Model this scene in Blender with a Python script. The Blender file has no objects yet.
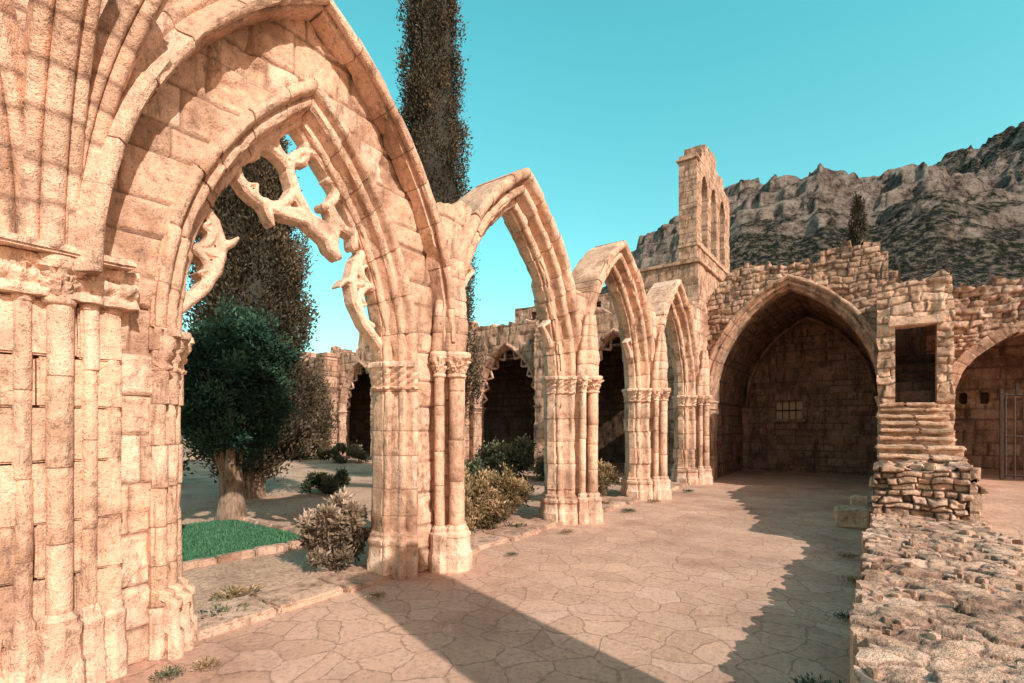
import bpy, bmesh, math, random
import numpy as np
from mathutils import Vector
_dr=np.random.default_rng
def DR(s=0): return _dr(abs(int(s)))
np.random.default_rng=DR
random.seed(7); rng=np.random.default_rng(7)
sc=bpy.context.scene
TH=math.atan(368/500.)

# ------------------------------------------------------------ noise
def hsh(a,b,s):
    v=np.sin(a*127.1+b*311.7+s*74.7+3.3)*43758.5453
    return v-np.floor(v)
def vn(x,y,s=0):
    x=np.asarray(x,float);y=np.asarray(y,float)
    ix=np.floor(x);iy=np.floor(y);fx=x-ix;fy=y-iy
    fx=fx*fx*(3-2*fx);fy=fy*fy*(3-2*fy)
    a=hsh(ix,iy,s);b=hsh(ix+1,iy,s);c=hsh(ix,iy+1,s);d=hsh(ix+1,iy+1,s)
    return (a*(1-fx)+b*fx)*(1-fy)+(c*(1-fx)+d*fx)*fy
def fbm(x,y,s=0,o=4):
    t=0;a=.5;n=0
    for i in range(o):
        t=t+a*vn(x*2**i,y*2**i,s+i);n+=a;a*=.5
    return t/n
def sst(x,a,b):
    t=np.clip((x-a)/(b-a),0,1);return t*t*(3-2*t)

# ------------------------------------------------------------ materials
def base(name,rough=.9,spec=.2):
    m=bpy.data.materials.new(name);m.use_nodes=True;nt=m.node_tree
    b=nt.nodes['Principled BSDF'];b.inputs['Roughness'].default_value=rough
    b.inputs['Specular IOR Level'].default_value=spec
    return m,nt,b
def ramp(nt,fac,stops):
    r=nt.nodes.new('ShaderNodeValToRGB');e=r.color_ramp.elements
    while len(e)<len(stops): e.new(.5)
    for i,(p,c) in enumerate(stops):
        e[i].position=p
        e[i].color=(c,c,c,1) if isinstance(c,(int,float)) else (*c,1)
    nt.links.new(fac,r.inputs[0]);return r.outputs[0]
def mix(nt,f,a,b,mode='MIX'):
    m=nt.nodes.new('ShaderNodeMix');m.data_type='RGBA';m.blend_type=mode
    for s,v in ((0,f),(6,a),(7,b)):
        if hasattr(v,'links'): nt.links.new(v,m.inputs[s])
        elif s==0: m.inputs[0].default_value=v
        else: m.inputs[s].default_value=(*v,1)
    return m.outputs[2]
def noise(nt,vec,scale,det=4,rough=.6,dist=0):
    n=nt.nodes.new('ShaderNodeTexNoise');n.inputs['Scale'].default_value=scale
    n.inputs['Detail'].default_value=det;n.inputs['Roughness'].default_value=rough;n.inputs['Distortion'].default_value=dist
    nt.links.new(vec,n.inputs['Vector']);return n.outputs[0]
def wpos(nt,sc3=(1,1,1)):
    g=nt.nodes.new('ShaderNodeNewGeometry')
    if sc3==(1,1,1): return g.outputs['Position']
    mp=nt.nodes.new('ShaderNodeMapping')
    mp.inputs['Scale'].default_value=sc3
    nt.links.new(g.outputs['Position'],mp.inputs[0]);return mp.outputs[0]
def math_(nt,op,a,b):
    m=nt.nodes.new('ShaderNodeMath');m.operation=op
    for i,v in enumerate((a,b)):
        if hasattr(v,'links'): nt.links.new(v,m.inputs[i])
        else: m.inputs[i].default_value=v
    return m.outputs[0]
def bump(nt,b,h,dist,st=1.0):
    n=nt.nodes.new('ShaderNodeBump');n.inputs['Distance'].default_value=dist;n.inputs['Strength'].default_value=st
    nt.links.new(h,n.inputs['Height']);nt.links.new(n.outputs[0],b.inputs['Normal'])

def stone(name,c1,c2,c3,mort,stain=(.17,.105,.075),st_lo=.53,st_hi=.67,bd=.026,stm=.78,lo=.52):
    m,nt,b=base(name,.92,.12)
    at=nt.nodes.new('ShaderNodeAttribute');at.attribute_name='Col'
    sp=nt.nodes.new('ShaderNodeSeparateColor');nt.links.new(at.outputs[0],sp.inputs[0])
    P=wpos(nt)
    col=ramp(nt,sp.outputs[0],[(0,c1),(.2,c2),(.4,c3),(.6,[v*.80 for v in c1]),(.8,c1),(1,[v*.70 for v in c2])])
    big=noise(nt,P,1.6,3,.7)
    col=mix(nt,1,col,ramp(nt,big,[(.36,(.64,.585,.555)),(.47,(.97,.955,.94)),(.68,(1.18,1.17,1.15))]),'MULTIPLY')
    fine=noise(nt,P,15,5,.76)
    col=mix(nt,1,col,ramp(nt,fine,[(.32,lo),(.46,1.0),(.7,1.22)]),'MULTIPLY')
    Ps=wpos(nt,(1.9,1.9,.5))
    sn=noise(nt,Ps,2.6,6,.82)
    col=mix(nt,ramp(nt,sn,[(st_lo,0.),(st_hi,stm)]),col,stain)
    pits=noise(nt,P,75,1,.6)
    col=mix(nt,ramp(nt,pits,[(.60,0.),(.74,.6)]),col,stain)
    col=mix(nt,math_(nt,'MULTIPLY',sp.outputs[1],.85),col,mort)
    nt.links.new(col,b.inputs['Base Color'])
    h=math_(nt,'ADD',fine,math_(nt,'MULTIPLY',pits,-.3))
    bump(nt,b,h,bd)
    return m
M_near=stone('stone_ashlar',(.75,.485,.345),(.67,.415,.29),(.81,.555,.42),(.28,.16,.11))
M_far=stone('stone_weathered',(.62,.39,.275),(.52,.31,.212),(.68,.445,.33),(.18,.105,.075),(.12,.078,.06),.49,.62,stm=.84)
M_int_shade=stone('stone_interior_shade',(.39,.235,.165),(.31,.185,.13),(.44,.27,.195),(.11,.068,.048),(.065,.043,.034),.48,.62,stm=.85)  # darker stone copy: the interiors' shade is put into the colour
M_dk_shade=stone('stone_gallery_shade',(.15,.09,.065),(.11,.065,.045),(.18,.11,.08),(.05,.03,.02),(.03,.02,.016),.49,.63)  # darkest stone copy: deep shade of gallery and openings painted in
M_rub=stone('stone_rubble',(.64,.41,.30),(.51,.315,.225),(.72,.485,.37),(.18,.105,.08),(.14,.09,.068),.50,.64,.03)

def paving():
    m,nt,b=base('flagstones',.85,.2)
    P=wpos(nt);wn=nt.nodes.new('ShaderNodeTexNoise');wn.inputs['Scale'].default_value=1.8;wn.inputs['Detail'].default_value=4
    nt.links.new(P,wn.inputs['Vector'])
    w=mix(nt,.30,P,wn.outputs[1],'ADD')
    out=[]
    for f in ('DISTANCE_TO_EDGE','F1'):
        v=nt.nodes.new('ShaderNodeTexVoronoi');v.voronoi_dimensions='2D';v.feature=f
        v.inputs['Scale'].default_value=3.4;nt.links.new(w,v.inputs['Vector']);out.append(v)
    sp=nt.nodes.new('ShaderNodeSeparateColor');nt.links.new(out[1].outputs['Color'],sp.inputs[0])
    col=ramp(nt,sp.outputs[0],[(0,(.56,.345,.25)),(.4,(.61,.38,.28)),(.75,(.53,.325,.235)),(1,(.65,.42,.32))])
    n=noise(nt,P,.7,5,.7);col=mix(nt,1,col,ramp(nt,n,[(.33,(.68,.63,.61)),(.5,(.96,.945,.935)),(.66,(1.10,1.09,1.08))]),'MULTIPLY')
    f=noise(nt,P,22,5,.78);col=mix(nt,1,col,ramp(nt,f,[(.3,.58),(.47,1.),(.75,1.22)]),'MULTIPLY')
    jn=math_(nt,'ADD',out[0].outputs['Distance'],math_(nt,'MULTIPLY',math_(nt,'SUBTRACT',f,.5),.15))
    jm=ramp(nt,jn,[(.0,1.),(.028,0.)])
    jm2=math_(nt,'MULTIPLY',jm,ramp(nt,n,[(.38,.06),(.60,.42)]))
    col=mix(nt,jm2,col,(.29,.175,.125))
    nt.links.new(col,b.inputs['Base Color'])
    h=math_(nt,'ADD',math_(nt,'MULTIPLY',jm,-.35),math_(nt,'ADD',math_(nt,'MULTIPLY',f,.9),math_(nt,'MULTIPLY',sp.outputs[1],.3)))
    bump(nt,b,h,.016);return m
M_pave=paving()
def soil(name,a,c,d,scale=1.):
    m,nt,b=base(name,.95,.1);P=wpos(nt)
    n=noise(nt,P,.9*scale,5,.7);f=noise(nt,P,26*scale,4,.7)
    col=ramp(nt,n,[(.3,a),(.5,c),(.7,d)])
    col=mix(nt,1,col,ramp(nt,f,[(.3,.5),(.6,1.15)]),'MULTIPLY')
    nt.links.new(col,b.inputs['Base Color']);bump(nt,b,f,.03);return m
M_soil=soil('garden_soil',(.36,.21,.145),(.60,.38,.27),(.70,.46,.34))
M_ground=soil('dry_ground',(.24,.17,.11),(.36,.24,.17),(.42,.30,.21),.3)
M_lawn=soil('lawn_base',(.05,.09,.045),(.06,.13,.06),(.09,.15,.075))
def leafmat(name,a,c,d,tr=0):
    m,nt,b=base(name,.65,.2)
    at=nt.nodes.new('ShaderNodeAttribute');at.attribute_name='Col'
    sp=nt.nodes.new('ShaderNodeSeparateColor');nt.links.new(at.outputs[0],sp.inputs[0])
    col=ramp(nt,sp.outputs[0],[(0,a),(.5,c),(1,d)]);nt.links.new(col,b.inputs['Base Color'])
    return m
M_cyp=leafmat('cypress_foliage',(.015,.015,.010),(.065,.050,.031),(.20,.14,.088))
M_grn=leafmat('green_foliage',(.008,.022,.015),(.024,.064,.038),(.08,.15,.09))
M_shr=leafmat('shrub_foliage',(.06,.05,.025),(.25,.165,.08),(.55,.37,.22))
M_shd=leafmat('dark_shrub_foliage',(.02,.03,.018),(.075,.09,.05),(.24,.23,.14))
M_grs=leafmat('grass_blades',(.03,.09,.045),(.05,.17,.085),(.12,.25,.13))
M_aga=leafmat('grey_leaf_foliage',(.07,.05,.035),(.26,.19,.13),(.66,.46,.36))
def bark():
    m,nt,b=base('bark',.95,.1);P=wpos(nt,(8,8,1.6));n=noise(nt,P,2.5,6,.7)
    nt.links.new(ramp(nt,n,[(.3,(.09,.055,.04)),(.6,(.36,.24,.17))]),b.inputs['Base Color']);bump(nt,b,n,.04);return m
M_bark=bark()
def metal():
    m,nt,b=base('rusty_iron',.6,.4);n=noise(nt,wpos(nt),20)
    nt.links.new(ramp(nt,n,[(.4,(.03,.022,.02)),(.7,(.10,.05,.03))]),b.inputs['Base Color']);return m
M_iron=metal()
def woodm():
    m,nt,b=base('old_wood',.7,.2);n=noise(nt,wpos(nt,(20,20,2)),3)
    nt.links.new(ramp(nt,n,[(.3,(.55,.36,.24)),(.7,(.75,.52,.36))]),b.inputs['Base Color']);return m
M_wood=woodm()
def mount():
    m,nt,b=base('mountain_rock',.95,.05)
    P=wpos(nt);g=nt.nodes.new('ShaderNodeNewGeometry')
    s=nt.nodes.new('ShaderNodeSeparateXYZ');nt.links.new(g.outputs['Normal'],s.inputs[0])
    n=noise(nt,P,.03,7,.75);f=noise(nt,P,.13,7,.84);sp=noise(nt,P,.42,5,.78)
    rock=ramp(nt,f,[(.40,(.085,.066,.06)),(.47,(.34,.26,.22)),(.58,(.66,.53,.455))])
    veg=ramp(nt,sp,[(.43,(.024,.030,.024)),(.51,(.075,.074,.056)),(.58,(.32,.25,.205))])
    at=nt.nodes.new('ShaderNodeAttribute');at.attribute_name='Col'
    cs=nt.nodes.new('ShaderNodeSeparateColor');nt.links.new(at.outputs[0],cs.inputs[0])
    k=math_(nt,'ADD',math_(nt,'MULTIPLY',s.outputs[2],.6),math_(nt,'ADD',math_(nt,'MULTIPLY',n,1.0),math_(nt,'MULTIPLY',cs.outputs[0],.35)))
    col=mix(nt,ramp(nt,math_(nt,'MULTIPLY',k,.7),[(.72,0.),(.78,1.)]),rock,veg)
    nt.links.new(col,b.inputs['Base Color']);bump(nt,b,f,20.);return m
M_mt=mount()

# ------------------------------------------------------------ mesh builders
def empty(name):
    e=bpy.data.objects.new(name,None);sc.collection.objects.link(e);return e
def mk(name,V,F,mat,parent=None,col=None,smooth=True,sharp=None):
    me=bpy.data.meshes.new(name);V=np.asarray(V,np.float32).reshape(-1,3)
    if isinstance(F,np.ndarray):
        k=F.shape[1];me.vertices.add(len(V));me.vertices.foreach_set('co',V.ravel())
        me.loops.add(F.size);me.loops.foreach_set('vertex_index',F.astype(np.int32).ravel())
        me.polygons.add(len(F));me.polygons.foreach_set('loop_start',np.arange(len(F),dtype=np.int32)*k)
        me.update(calc_edges=True);me.validate()
    else: me.from_pydata(V.tolist(),[],F)
    if col is not None and len(me.vertices)==len(V):
        a=me.color_attributes.new('Col','FLOAT_COLOR','POINT')
        c=np.ones((len(V),4),np.float32);c[:,:3]=np.asarray(col).reshape(-1,3);a.data.foreach_set('color',c.ravel())
    me.polygons.foreach_set('use_smooth',[smooth]*len(me.polygons))
    if smooth and sharp:
        try: me.set_sharp_from_angle(angle=math.radians(sharp))
        except Exception: pass
    me.materials.append(mat);o=bpy.data.objects.new(name,me);sc.collection.objects.link(o)
    if parent: o.parent=parent
    return o
def mpx(X0): return lambda u,v,d:np.stack(np.broadcast_arrays(X0+d,u,v),-1)
def mpxn(X0): return lambda u,v,d:np.stack(np.broadcast_arrays(X0-d,u,v),-1)
def mpy(Y0): return lambda u,v,d:np.stack(np.broadcast_arrays(u,Y0-d,v),-1)
def mpz(Z0): return lambda u,v,d:np.stack(np.broadcast_arrays(u,v,Z0+d),-1)

def ashlar(u,v,rows,cols,seed):
    r=np.random.default_rng(seed)
    u=u+.03*(fbm(u*1.3,v*1.3,seed,2)-.5);v=v+.035*(fbm(u*1.1+9,v*1.1,seed+5,2)-.5)
    if rows[0]<.13:
        u=u+.17*(fbm(u*4,v*4,seed+2,3)-.5);v=v+.17*(fbm(u*3.2+9,v*3.2,seed+6,3)-.5)
    ed=[-3.];
    while ed[-1]<30: ed.append(ed[-1]+r.uniform(*rows))
    ed=np.array(ed);ix=np.clip(np.searchsorted(ed,v)-1,0,len(ed)-2)
    dv=np.minimum(v-ed[ix],ed[ix+1]-v);e=np.empty_like(u);r1=np.empty_like(u)
    for i in np.unique(ix):
        m=ix==i;x=-40+r.uniform(0,.5);ce=[x]
        while ce[-1]<40: ce.append(ce[-1]+r.uniform(*cols))
        ce=np.array(ce);j=np.clip(np.searchsorted(ce,u[m])-1,0,len(ce)-2)
        du=np.minimum(u[m]-ce[j],ce[j+1]-u[m]);e[m]=np.minimum(du,dv[m]);r1[m]=hsh(j,i,seed)
    return e,r1
def rubble(u,v,cell,seed,asp=1.5):
    x=u/cell/asp;y=v/cell;x=x+.5*(fbm(x*.8,y*.8,seed,2)-.5);y=y+.4*(fbm(x*1.6,y*1.6,seed+4,2)-.5)
    ix=np.floor(x);iy=np.floor(y);f1=np.full(x.shape,9.);f2=np.full(x.shape,9.);idd=np.zeros(x.shape)
    for a in (-1,0,1):
        for c in (-1,0,1):
            jx=ix+a;jy=iy+c;px=jx+.05+.9*hsh(jx,jy,seed);py=jy+.05+.9*hsh(jx,jy,seed+9)
            d=np.maximum(np.abs(x-px),np.abs(y-py))*.6+.4*np.hypot((x-px),y-py);h=hsh(jx,jy,seed+17);n=d<f1
            f2=np.where(n,f1,np.minimum(f2,d));idd=np.where(n,h,idd);f1=np.where(n,d,f1)
    return (f2-f1)*.5*cell,idd
def arch_sd(c,w,r,sp):
    def f(u,v):
        a=np.hypot(u-(c-w+r),v-sp)-r;b=np.hypot(u-(c+w-r),v-sp)-r
        return np.where(v>=sp,np.maximum(a,b),np.abs(u-c)-w)
    return f
def rad(w,rise): return (w*w+rise*rise)/(2*w)

def panel(name,mp,u0,u1,v0,v1,res,mat,parent=None,sdf=None,kind='ash',rows=(.24,.36),cols=(.3,.75),cell=.22,
          thick=.5,amp=.012,joint=.014,off=.012,rough=.01,seed=1,side=True,asp=1.5,back=True,hfun=None,tilt=0):
    nu=max(2,int((u1-u0)/res)+1);nv=max(2,int((v1-v0)/res)+1)
    U,V=np.meshgrid(np.linspace(u0,u1,nu),np.linspace(v0,v1,nv),indexing='ij')
    if sdf is not None:
        s=sdf(U,V);h=1e-3
        for _ in range(2):
            s_=sdf(U,V);gx=(sdf(U+h,V)-s_)/h;gy=(sdf(U,V+h)-s_)/h;g=np.maximum(gx*gx+gy*gy,.2)
            m=(s<0)&(s>-2.2*res);U=np.where(m,U-s_*gx/g,U);V=np.where(m,V-s_*gy/g,V)
    else: s=np.ones_like(U)
    if kind=='ash': e,r1=ashlar(U,V,rows,cols,seed)
    else: e,r1=rubble(U,V,cell,seed,asp)
    jt=joint*(.5+1.1*fbm(U*3,V*3,seed+3,2))
    k=sst(e,0.1*jt,jt*1.6)
    hh=hsh(r1*91,r1*13,2)
    H=-amp*(1-k)+off*(hh-.5)+rough*(fbm(U*7,V*7,seed+8,4)-.5)*2
    if rows[0]<.13 or kind!='ash': H=H-off*1.2*(hh<.10)
    if tilt: H=H+tilt*(np.sin(U*9+hh*40)*(hh-.5)+np.sin(V*11+hh*70)*(hsh(hh*7,hh*3,5)-.5))
    wear=sst(fbm(U*2.3,V*2.3,seed+31,3),.54,.68);H=H-wear*amp*1.5*(.4+1.2*fbm(U*14,V*14,seed+12,2))
    C=np.stack([np.clip(r1*.96+.04*wear,0,1),1-sst(e,jt*.4,jt*1.2),wear],-1)
    if hfun is not None: H=hfun(U,V);C[...,0]=.4;C[...,1]=0
    idx=np.arange(nu*nv).reshape(nu,nv)
    a,b,c,d=idx[:-1,:-1],idx[1:,:-1],idx[1:,1:],idx[:-1,1:]
    keep=np.maximum.reduce([s[:-1,:-1],s[1:,:-1],s[1:,1:],s[:-1,1:]])>0
    F=np.stack([a[keep],b[keep],c[keep],d[keep]],-1)
    P=mp(U,V,H).reshape(-1,3);C=C.reshape(-1,3);n=len(P)
    Vs=[P];Cs=[C];Fs=[F]
    if side:
        B=mp(U,V,-thick).reshape(-1,3);E=np.concatenate([F[:,[i,(i+1)%4]] for i in range(4)])
        key=np.sort(E,1);kk=key[:,0]*(n+1)+key[:,1];_,inv,cnt=np.unique(kk,return_inverse=True,return_counts=True)
        E=E[cnt[inv.ravel()]==1]
        Vs+= [B];Cs+=[C]
        if back: Fs+=[F[:,::-1]+n]
        st=4;ne=len(E);A0,B0=P[E[:,0]],P[E[:,1]];A1,B1=B[E[:,0]],B[E[:,1]]
        o=2*n
        for q in range(st):
            t0,t1=q/st,(q+1)/st
            X=np.stack([A0*(1-t0)+A1*t0,B0*(1-t0)+B1*t0,B0*(1-t1)+B1*t1,A0*(1-t1)+A1*t1],1).reshape(-1,3)
            Vs.append(X);cc=np.repeat(C[E[:,0]],4,0);Cs.append(cc);Fs.append(np.arange(ne*4).reshape(-1,4)+o);o+=ne*4
    V_=np.concatenate(Vs);C_=np.concatenate(Cs);F_=np.concatenate(Fs)
    used,inv=np.unique(F_.ravel(),return_inverse=True)
    return mk(name,V_[used],inv.reshape(-1,4),mat,parent,C_[used])

def loft(blocks,name,mat,parent,closed=True,sharp=38,cap=True):
    Vs=[];Fs=[];Cs=[];o=0
    for rings,cols in blocks:
        n=len(rings[0])
        for k in range(len(rings)):
            Vs.append(rings[k]);Cs.append(np.tile(cols[k],(n,1)))
        m=n if closed else n-1
        for k in range(len(rings)-1):
            i=np.arange(m);j=(i+1)%n
            Fs+=np.stack([o+k*n+i,o+k*n+j,o+(k+1)*n+j,o+(k+1)*n+i],-1).tolist()
        if closed and cap:
            Fs.append([o+i for i in range(n)][::-1]);Fs.append([o+(len(rings)-1)*n+i for i in range(n)])
        o+=n*len(rings)
    return mk(name,np.concatenate(Vs),Fs,mat,parent,np.concatenate(Cs),True,sharp)

def arch_sweep(name,mp,c,w,r,sp,z0,prof,side,mat,parent,course=.33,vl=.27,fmax=1.,fmin=0.,jamb=True,inset=.006,jit=.006,seed=1,er=.006):
    R=np.random.default_rng(seed);pr=np.array(prof,float);cen=pr.mean(0);dv=pr-cen;ln=np.hypot(dv[:,0],dv[:,1])+1e-6
    pin=pr-dv/ln[:,None]*inset;dn=dv/ln[:,None];ii=np.arange(len(pr))
    A=lambda n:np.arccos(np.clip((r-w)/(r+n),-1,1))
    def erode(p,s):  # weathering along the block
        e=fbm(ii*.35,np.full(len(p),s*5.),seed,3)-.5;chip=np.clip(fbm(ii*.5+30,np.full(len(p),s*7.),seed+7,2)-.64,0,1)*6
        return p-dn*(er*1.5*e+er*2.4*chip)[:,None]
    def jr(z,p,j):
        p=erode(p,z);return mp(c+side*(w+p[:,0]+j[0]),np.full(len(p),z),p[:,1]+j[1])
    def ar(f,p,j):
        p=erode(p,f*r+sp)
        n=p[:,0]+j[0];a=f*A(n);return mp(c-side*(r-w)+side*(r+n)*np.cos(a),sp+(r+n)*np.sin(a),p[:,1]+j[1])
    bl=[];g=.008
    if jamb:
        z=z0
        while z<sp-1e-3:
            z1=min(sp,z+course*R.uniform(.75,1.3))
            if sp-z1<.12: z1=sp
            j=R.normal(0,jit,2);t=R.random()*.98;zs=np.linspace(z+g,z1-g,6)
            bl.append(([jr(z,pin,j)]+[jr(q,pr,j) for q in zs]+[jr(z1,pin,j)],[(t,1,0)]+[(t,0,0)]*6+[(t,1,0)]));z=z1
    L=r*A(0);K=max(3,int(L*(fmax-fmin)/vl))
    fs=np.linspace(fmin,fmax,K+1);fs[1:-1]+=R.uniform(-.2,.2,K-1)*(fmax-fmin)/K
    for i in range(K):
        f0,f1=fs[i],fs[i+1];gg=g/L;j=R.normal(0,jit,2) ;t=R.random()*.98
        rr=[ar(f0,pin,j)]+[ar(q,pr,j) for q in np.linspace(f0+gg,f1-gg,6)]+[ar(f1,pin,j)]
        bl.append((rr,[(t,1,0)]+[(t,0,0)]*6+[(t,1,0)]))
    return loft(bl,name,mat,parent)
def roll(cx,cy,r,a0,a1,n=7): return [(cx+r*math.cos(math.radians(a0+(a1-a0)*i/n)),cy+r*math.sin(math.radians(a0+(a1-a0)*i/n))) for i in range(n+1)]
def band(name,mp,c,w,prof,side,zk,mat,parent,fol=0,seed=0):
    pr=np.array(prof,float);q=[]
    for i in range(len(pr)):
        a=pr[i];b=pr[(i+1)%len(pr)];n=max(1,int(np.hypot(*(b-a))/.025)) if a[1]>-.5 else 1
        for t in range(n): q.append(a+(b-a)*t/n)
    pr=np.array(q)
    rings=[];cols=[]
    for z,k in zk:
        kk=np.where(pr[:,1]>-.5,k,k*.5)
        if fol: kk=kk+fol*(np.abs(np.sin(np.arange(len(pr))*.55+z*40+seed))-.5)*(1 if .0<k<.06 else 0)+fol*.6*(vn(np.arange(len(pr))*.5,np.full(len(pr),z*30),seed)-.5)
        n_=np.where(pr[:,0]<.4,pr[:,0]-kk*(pr[:,0]<.35),pr[:,0])
        d_=pr[:,1]+np.where(pr[:,1]>-.3,kk,0)-np.where(pr[:,1]<-.5,k*.6,0)
        rings.append(mp(c+side*(w+n_),np.full(len(pr),z),d_));cols.append((.3+.1*math.sin(z*9),0,0))
    return loft([(rings,cols)],name,mat,parent,sharp=50)
def lathe(name,cx,cy,pf,mat,parent,seg=20,fol=0,seed=0,sharp=45,z0=0,z1=1):
    a=np.linspace(0,2*np.pi,seg,endpoint=False)
    rings=[];cols=[]
    for r,z in pf:
        rr=np.full(seg,r)
        if fol and z0<z<z1:
            t=(z-z0)/(z1-z0);lob=np.abs(np.sin(a*4+1.5*(t>.5)))**.6*(.4+.9*(t%.5)*2)
            rr=rr*(1+fol*(lob-.5)+fol*1.3*(vn(a*9,np.full(seg,z*60),seed)-.5))
        rings.append(np.stack([cx+rr*np.cos(a),cy+rr*np.sin(a),np.full(seg,z)],-1));cols.append((.35,0,0))
    return loft([(rings,cols)],name,mat,parent,sharp=sharp)
def shaft(name,cx,cy,r,z0,z1,mat,parent,seed=0):
    R=np.random.default_rng(seed);bl=[];a=np.linspace(0,2*np.pi,20,endpoint=False);z=z0
    def rg(rr,z,j):
        rr=rr*(1+.05*(fbm(a*1.3,np.full(20,z*5),seed,3)-.5)-.5*np.clip(fbm(a*1.1+9,np.full(20,z*6),seed+4,2)-.68,0,1))
        return np.stack([cx+j[0]+rr*np.cos(a),cy+j[1]+rr*np.sin(a),np.full(20,z)],-1)
    while z<z1-1e-3:
        zz=min(z1,z+R.uniform(.3,.55));
        if z1-zz<.15: zz=z1
        j=R.normal(0,.003,2);t=R.random()*.98
        bl.append(([rg(r*.92,z,j)]+[rg(r,q,j) for q in np.linspace(z+.007,zz-.007,8)]+[rg(r*.92,zz,j)],[(t,1,0)]+[(t,0,0)]*8+[(t,1,0)]));z=zz
    return loft(bl,name,mat,parent,sharp=60)
def capital(name,cx,cy,r,z,h,mat,parent,seed=0):
    pf=[(r,z),(r*1.28,z+.012),(r*1.28,z+.035),(r*1.02,z+.045)]+[(r*(1.08+.62*t**1.4),z+.05+(h-.12)*t) for t in np.linspace(0,1,18)]+[(r*1.75,z+h-.06),(r*1.9,z+h-.04),(r*1.9,z+h-.01),(r*1.75,z+h)]
    return lathe(name,cx,cy,pf,mat,parent,52,.36,seed,60,z+.045,z+h-.06)
def cbase(name,cx,cy,r,z0,z1,mat,parent):
    h=z1-z0
    pf=[(r*2.1,z0),(r*2.1,z0+h*.38),(r*1.85,z0+h*.44),(r*1.75,z0+h*.72),(r*1.9,z0+h*.76),(r*1.9,z0+h*.82),(r*1.45,z0+h*.86),(r*1.5,z0+h*.93),(r*1.05,z0+h)]
    return lathe(name,cx,cy,pf,mat,parent,8,0,1,30)
def rbox(name,x0,x1,y0,y1,z0,z1,mat,parent=None,seed=0,bev=.02,jit=.012,rot=0,cell=.12):
    bm=bmesh.new();bmesh.ops.create_cube(bm,size=1)
    cx,cy,cz=(x0+x1)/2,(y0+y1)/2,(z0+z1)/2
    for v in bm.verts: v.co=Vector((v.co.x*(x1-x0),v.co.y*(y1-y0),v.co.z*(z1-z0)))
    bmesh.ops.bevel(bm,geom=bm.edges[:],offset=bev,segments=2,affect='EDGES')
    L=max(x1-x0,y1-y0,z1-z0);cuts=min(14,max(1,int(L/cell)))
    long=[e for e in bm.edges if e.calc_length()>cell*1.3]
    if long: bmesh.ops.subdivide_edges(bm,edges=long,cuts=cuts,use_grid_fill=True)
    co=np.array([v.co[:] for v in bm.verts])
    for k in range(3): co[:,k]+=jit*2*(fbm(co[:,(k+1)%3]*5+seed*3.1+co[:,k]*2,co[:,(k+2)%3]*5+seed,seed+k,3)-.5)
    ca,sa=math.cos(rot),math.sin(rot);x=co[:,0]*ca-co[:,1]*sa+cx;y=co[:,0]*sa+co[:,1]*ca+cy
    P=np.stack([x,y,co[:,2]+cz],-1);bm.verts.index_update()
    F=[[v.index for v in f.verts] for f in bm.faces];bm.free()
    t=(seed*.37)%1*.9
    return mk(name,P,F,mat,parent,np.tile((t,0,0),(len(P),1)),True,35)
def tube(name,pts,rad_,mat,parent,depth=None,seg=8,sub=6,taper=True,axis='x'):
    P=np.array(pts,float);n=len(P);Q=[]
    for i in range(n-1):
        p0=P[max(i-1,0)];p1=P[i];p2=P[i+1];p3=P[min(i+2,n-1)]
        for t in np.linspace(0,1,sub,endpoint=False):
            Q.append(.5*((2*p1)+(-p0+p2)*t+(2*p0-5*p1+4*p2-p3)*t*t+(-p0+3*p1-3*p2+p3)*t**3))
    Q.append(P[-1]);Q=np.array(Q);T=np.gradient(Q,axis=0);T/=np.linalg.norm(T,axis=1)[:,None]
    up=np.array([1.,0,0]) if axis=='x' else np.array([0,0,1.]) if axis=='z' else np.array([0,1.,0])
    rings=[];m=len(Q);rr=np.asarray(rad_,float) if hasattr(rad_,'__len__') else np.full(n,rad_)
    rr=np.interp(np.linspace(0,n-1,m),np.arange(n),rr)
    for i in range(m):
        s=np.cross(T[i],up);s/=np.linalg.norm(s)+1e-9;b=np.cross(s,T[i])
        a=np.linspace(0,2*np.pi,seg,endpoint=False)
        dd=depth if depth else 1.
        rings.append(Q[i]+s*(rr[i]*np.cos(a))[:,None]+b*(rr[i]*dd*np.sin(a))[:,None])
    return loft([(rings,[(.4,0,0)]*m)],name,mat,parent,sharp=50)
# carved tracery plate : union of strokes
def arc(cy,cz,R_,a0,a1,n=16): return [(cy+R_*math.cos(math.radians(a0+(a1-a0)*i/n)),cz+R_*math.sin(math.radians(a0+(a1-a0)*i/n))) for i in range(n+1)]
def tracery(name,mp,strokes,res,mat,parent,thick=.13,pk=.03,ch=.022):
    segs=[]
    for pts,w0,w1 in strokes:
        n=len(pts)-1
        for i in range(n): segs.append((pts[i],pts[i+1],w0+(w1-w0)*i/n,w0+(w1-w0)*(i+1)/n))
    def sd(u,v):
        best=np.full(u.shape,-9.)
        for (a,b,wa,wb) in segs:
            dx,dy=b[0]-a[0],b[1]-a[1];L=dx*dx+dy*dy+1e-9
            t=np.clip(((u-a[0])*dx+(v-a[1])*dy)/L,0,1)
            d=np.hypot(u-a[0]-t*dx,v-a[1]-t*dy);best=np.maximum(best,wa+(wb-wa)*t-d)
        return best+.004*(fbm(u*30,v*30,4,2)-.5)
    al_=[p for s in strokes for p in s[0]];us=[p[0] for p in al_];vs=[p[1] for p in al_]
    o=panel(name,mp,min(us)-.1,max(us)+.1,min(vs)-.1,max(vs)+.1,res,mat,parent,sdf=sd,thick=thick,hfun=lambda u,v:pk*np.clip(sd(u,v)/ch,0,1))
    try: o.data.set_sharp_from_angle(angle=math.radians(32))
    except Exception: pass
    return o

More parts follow.
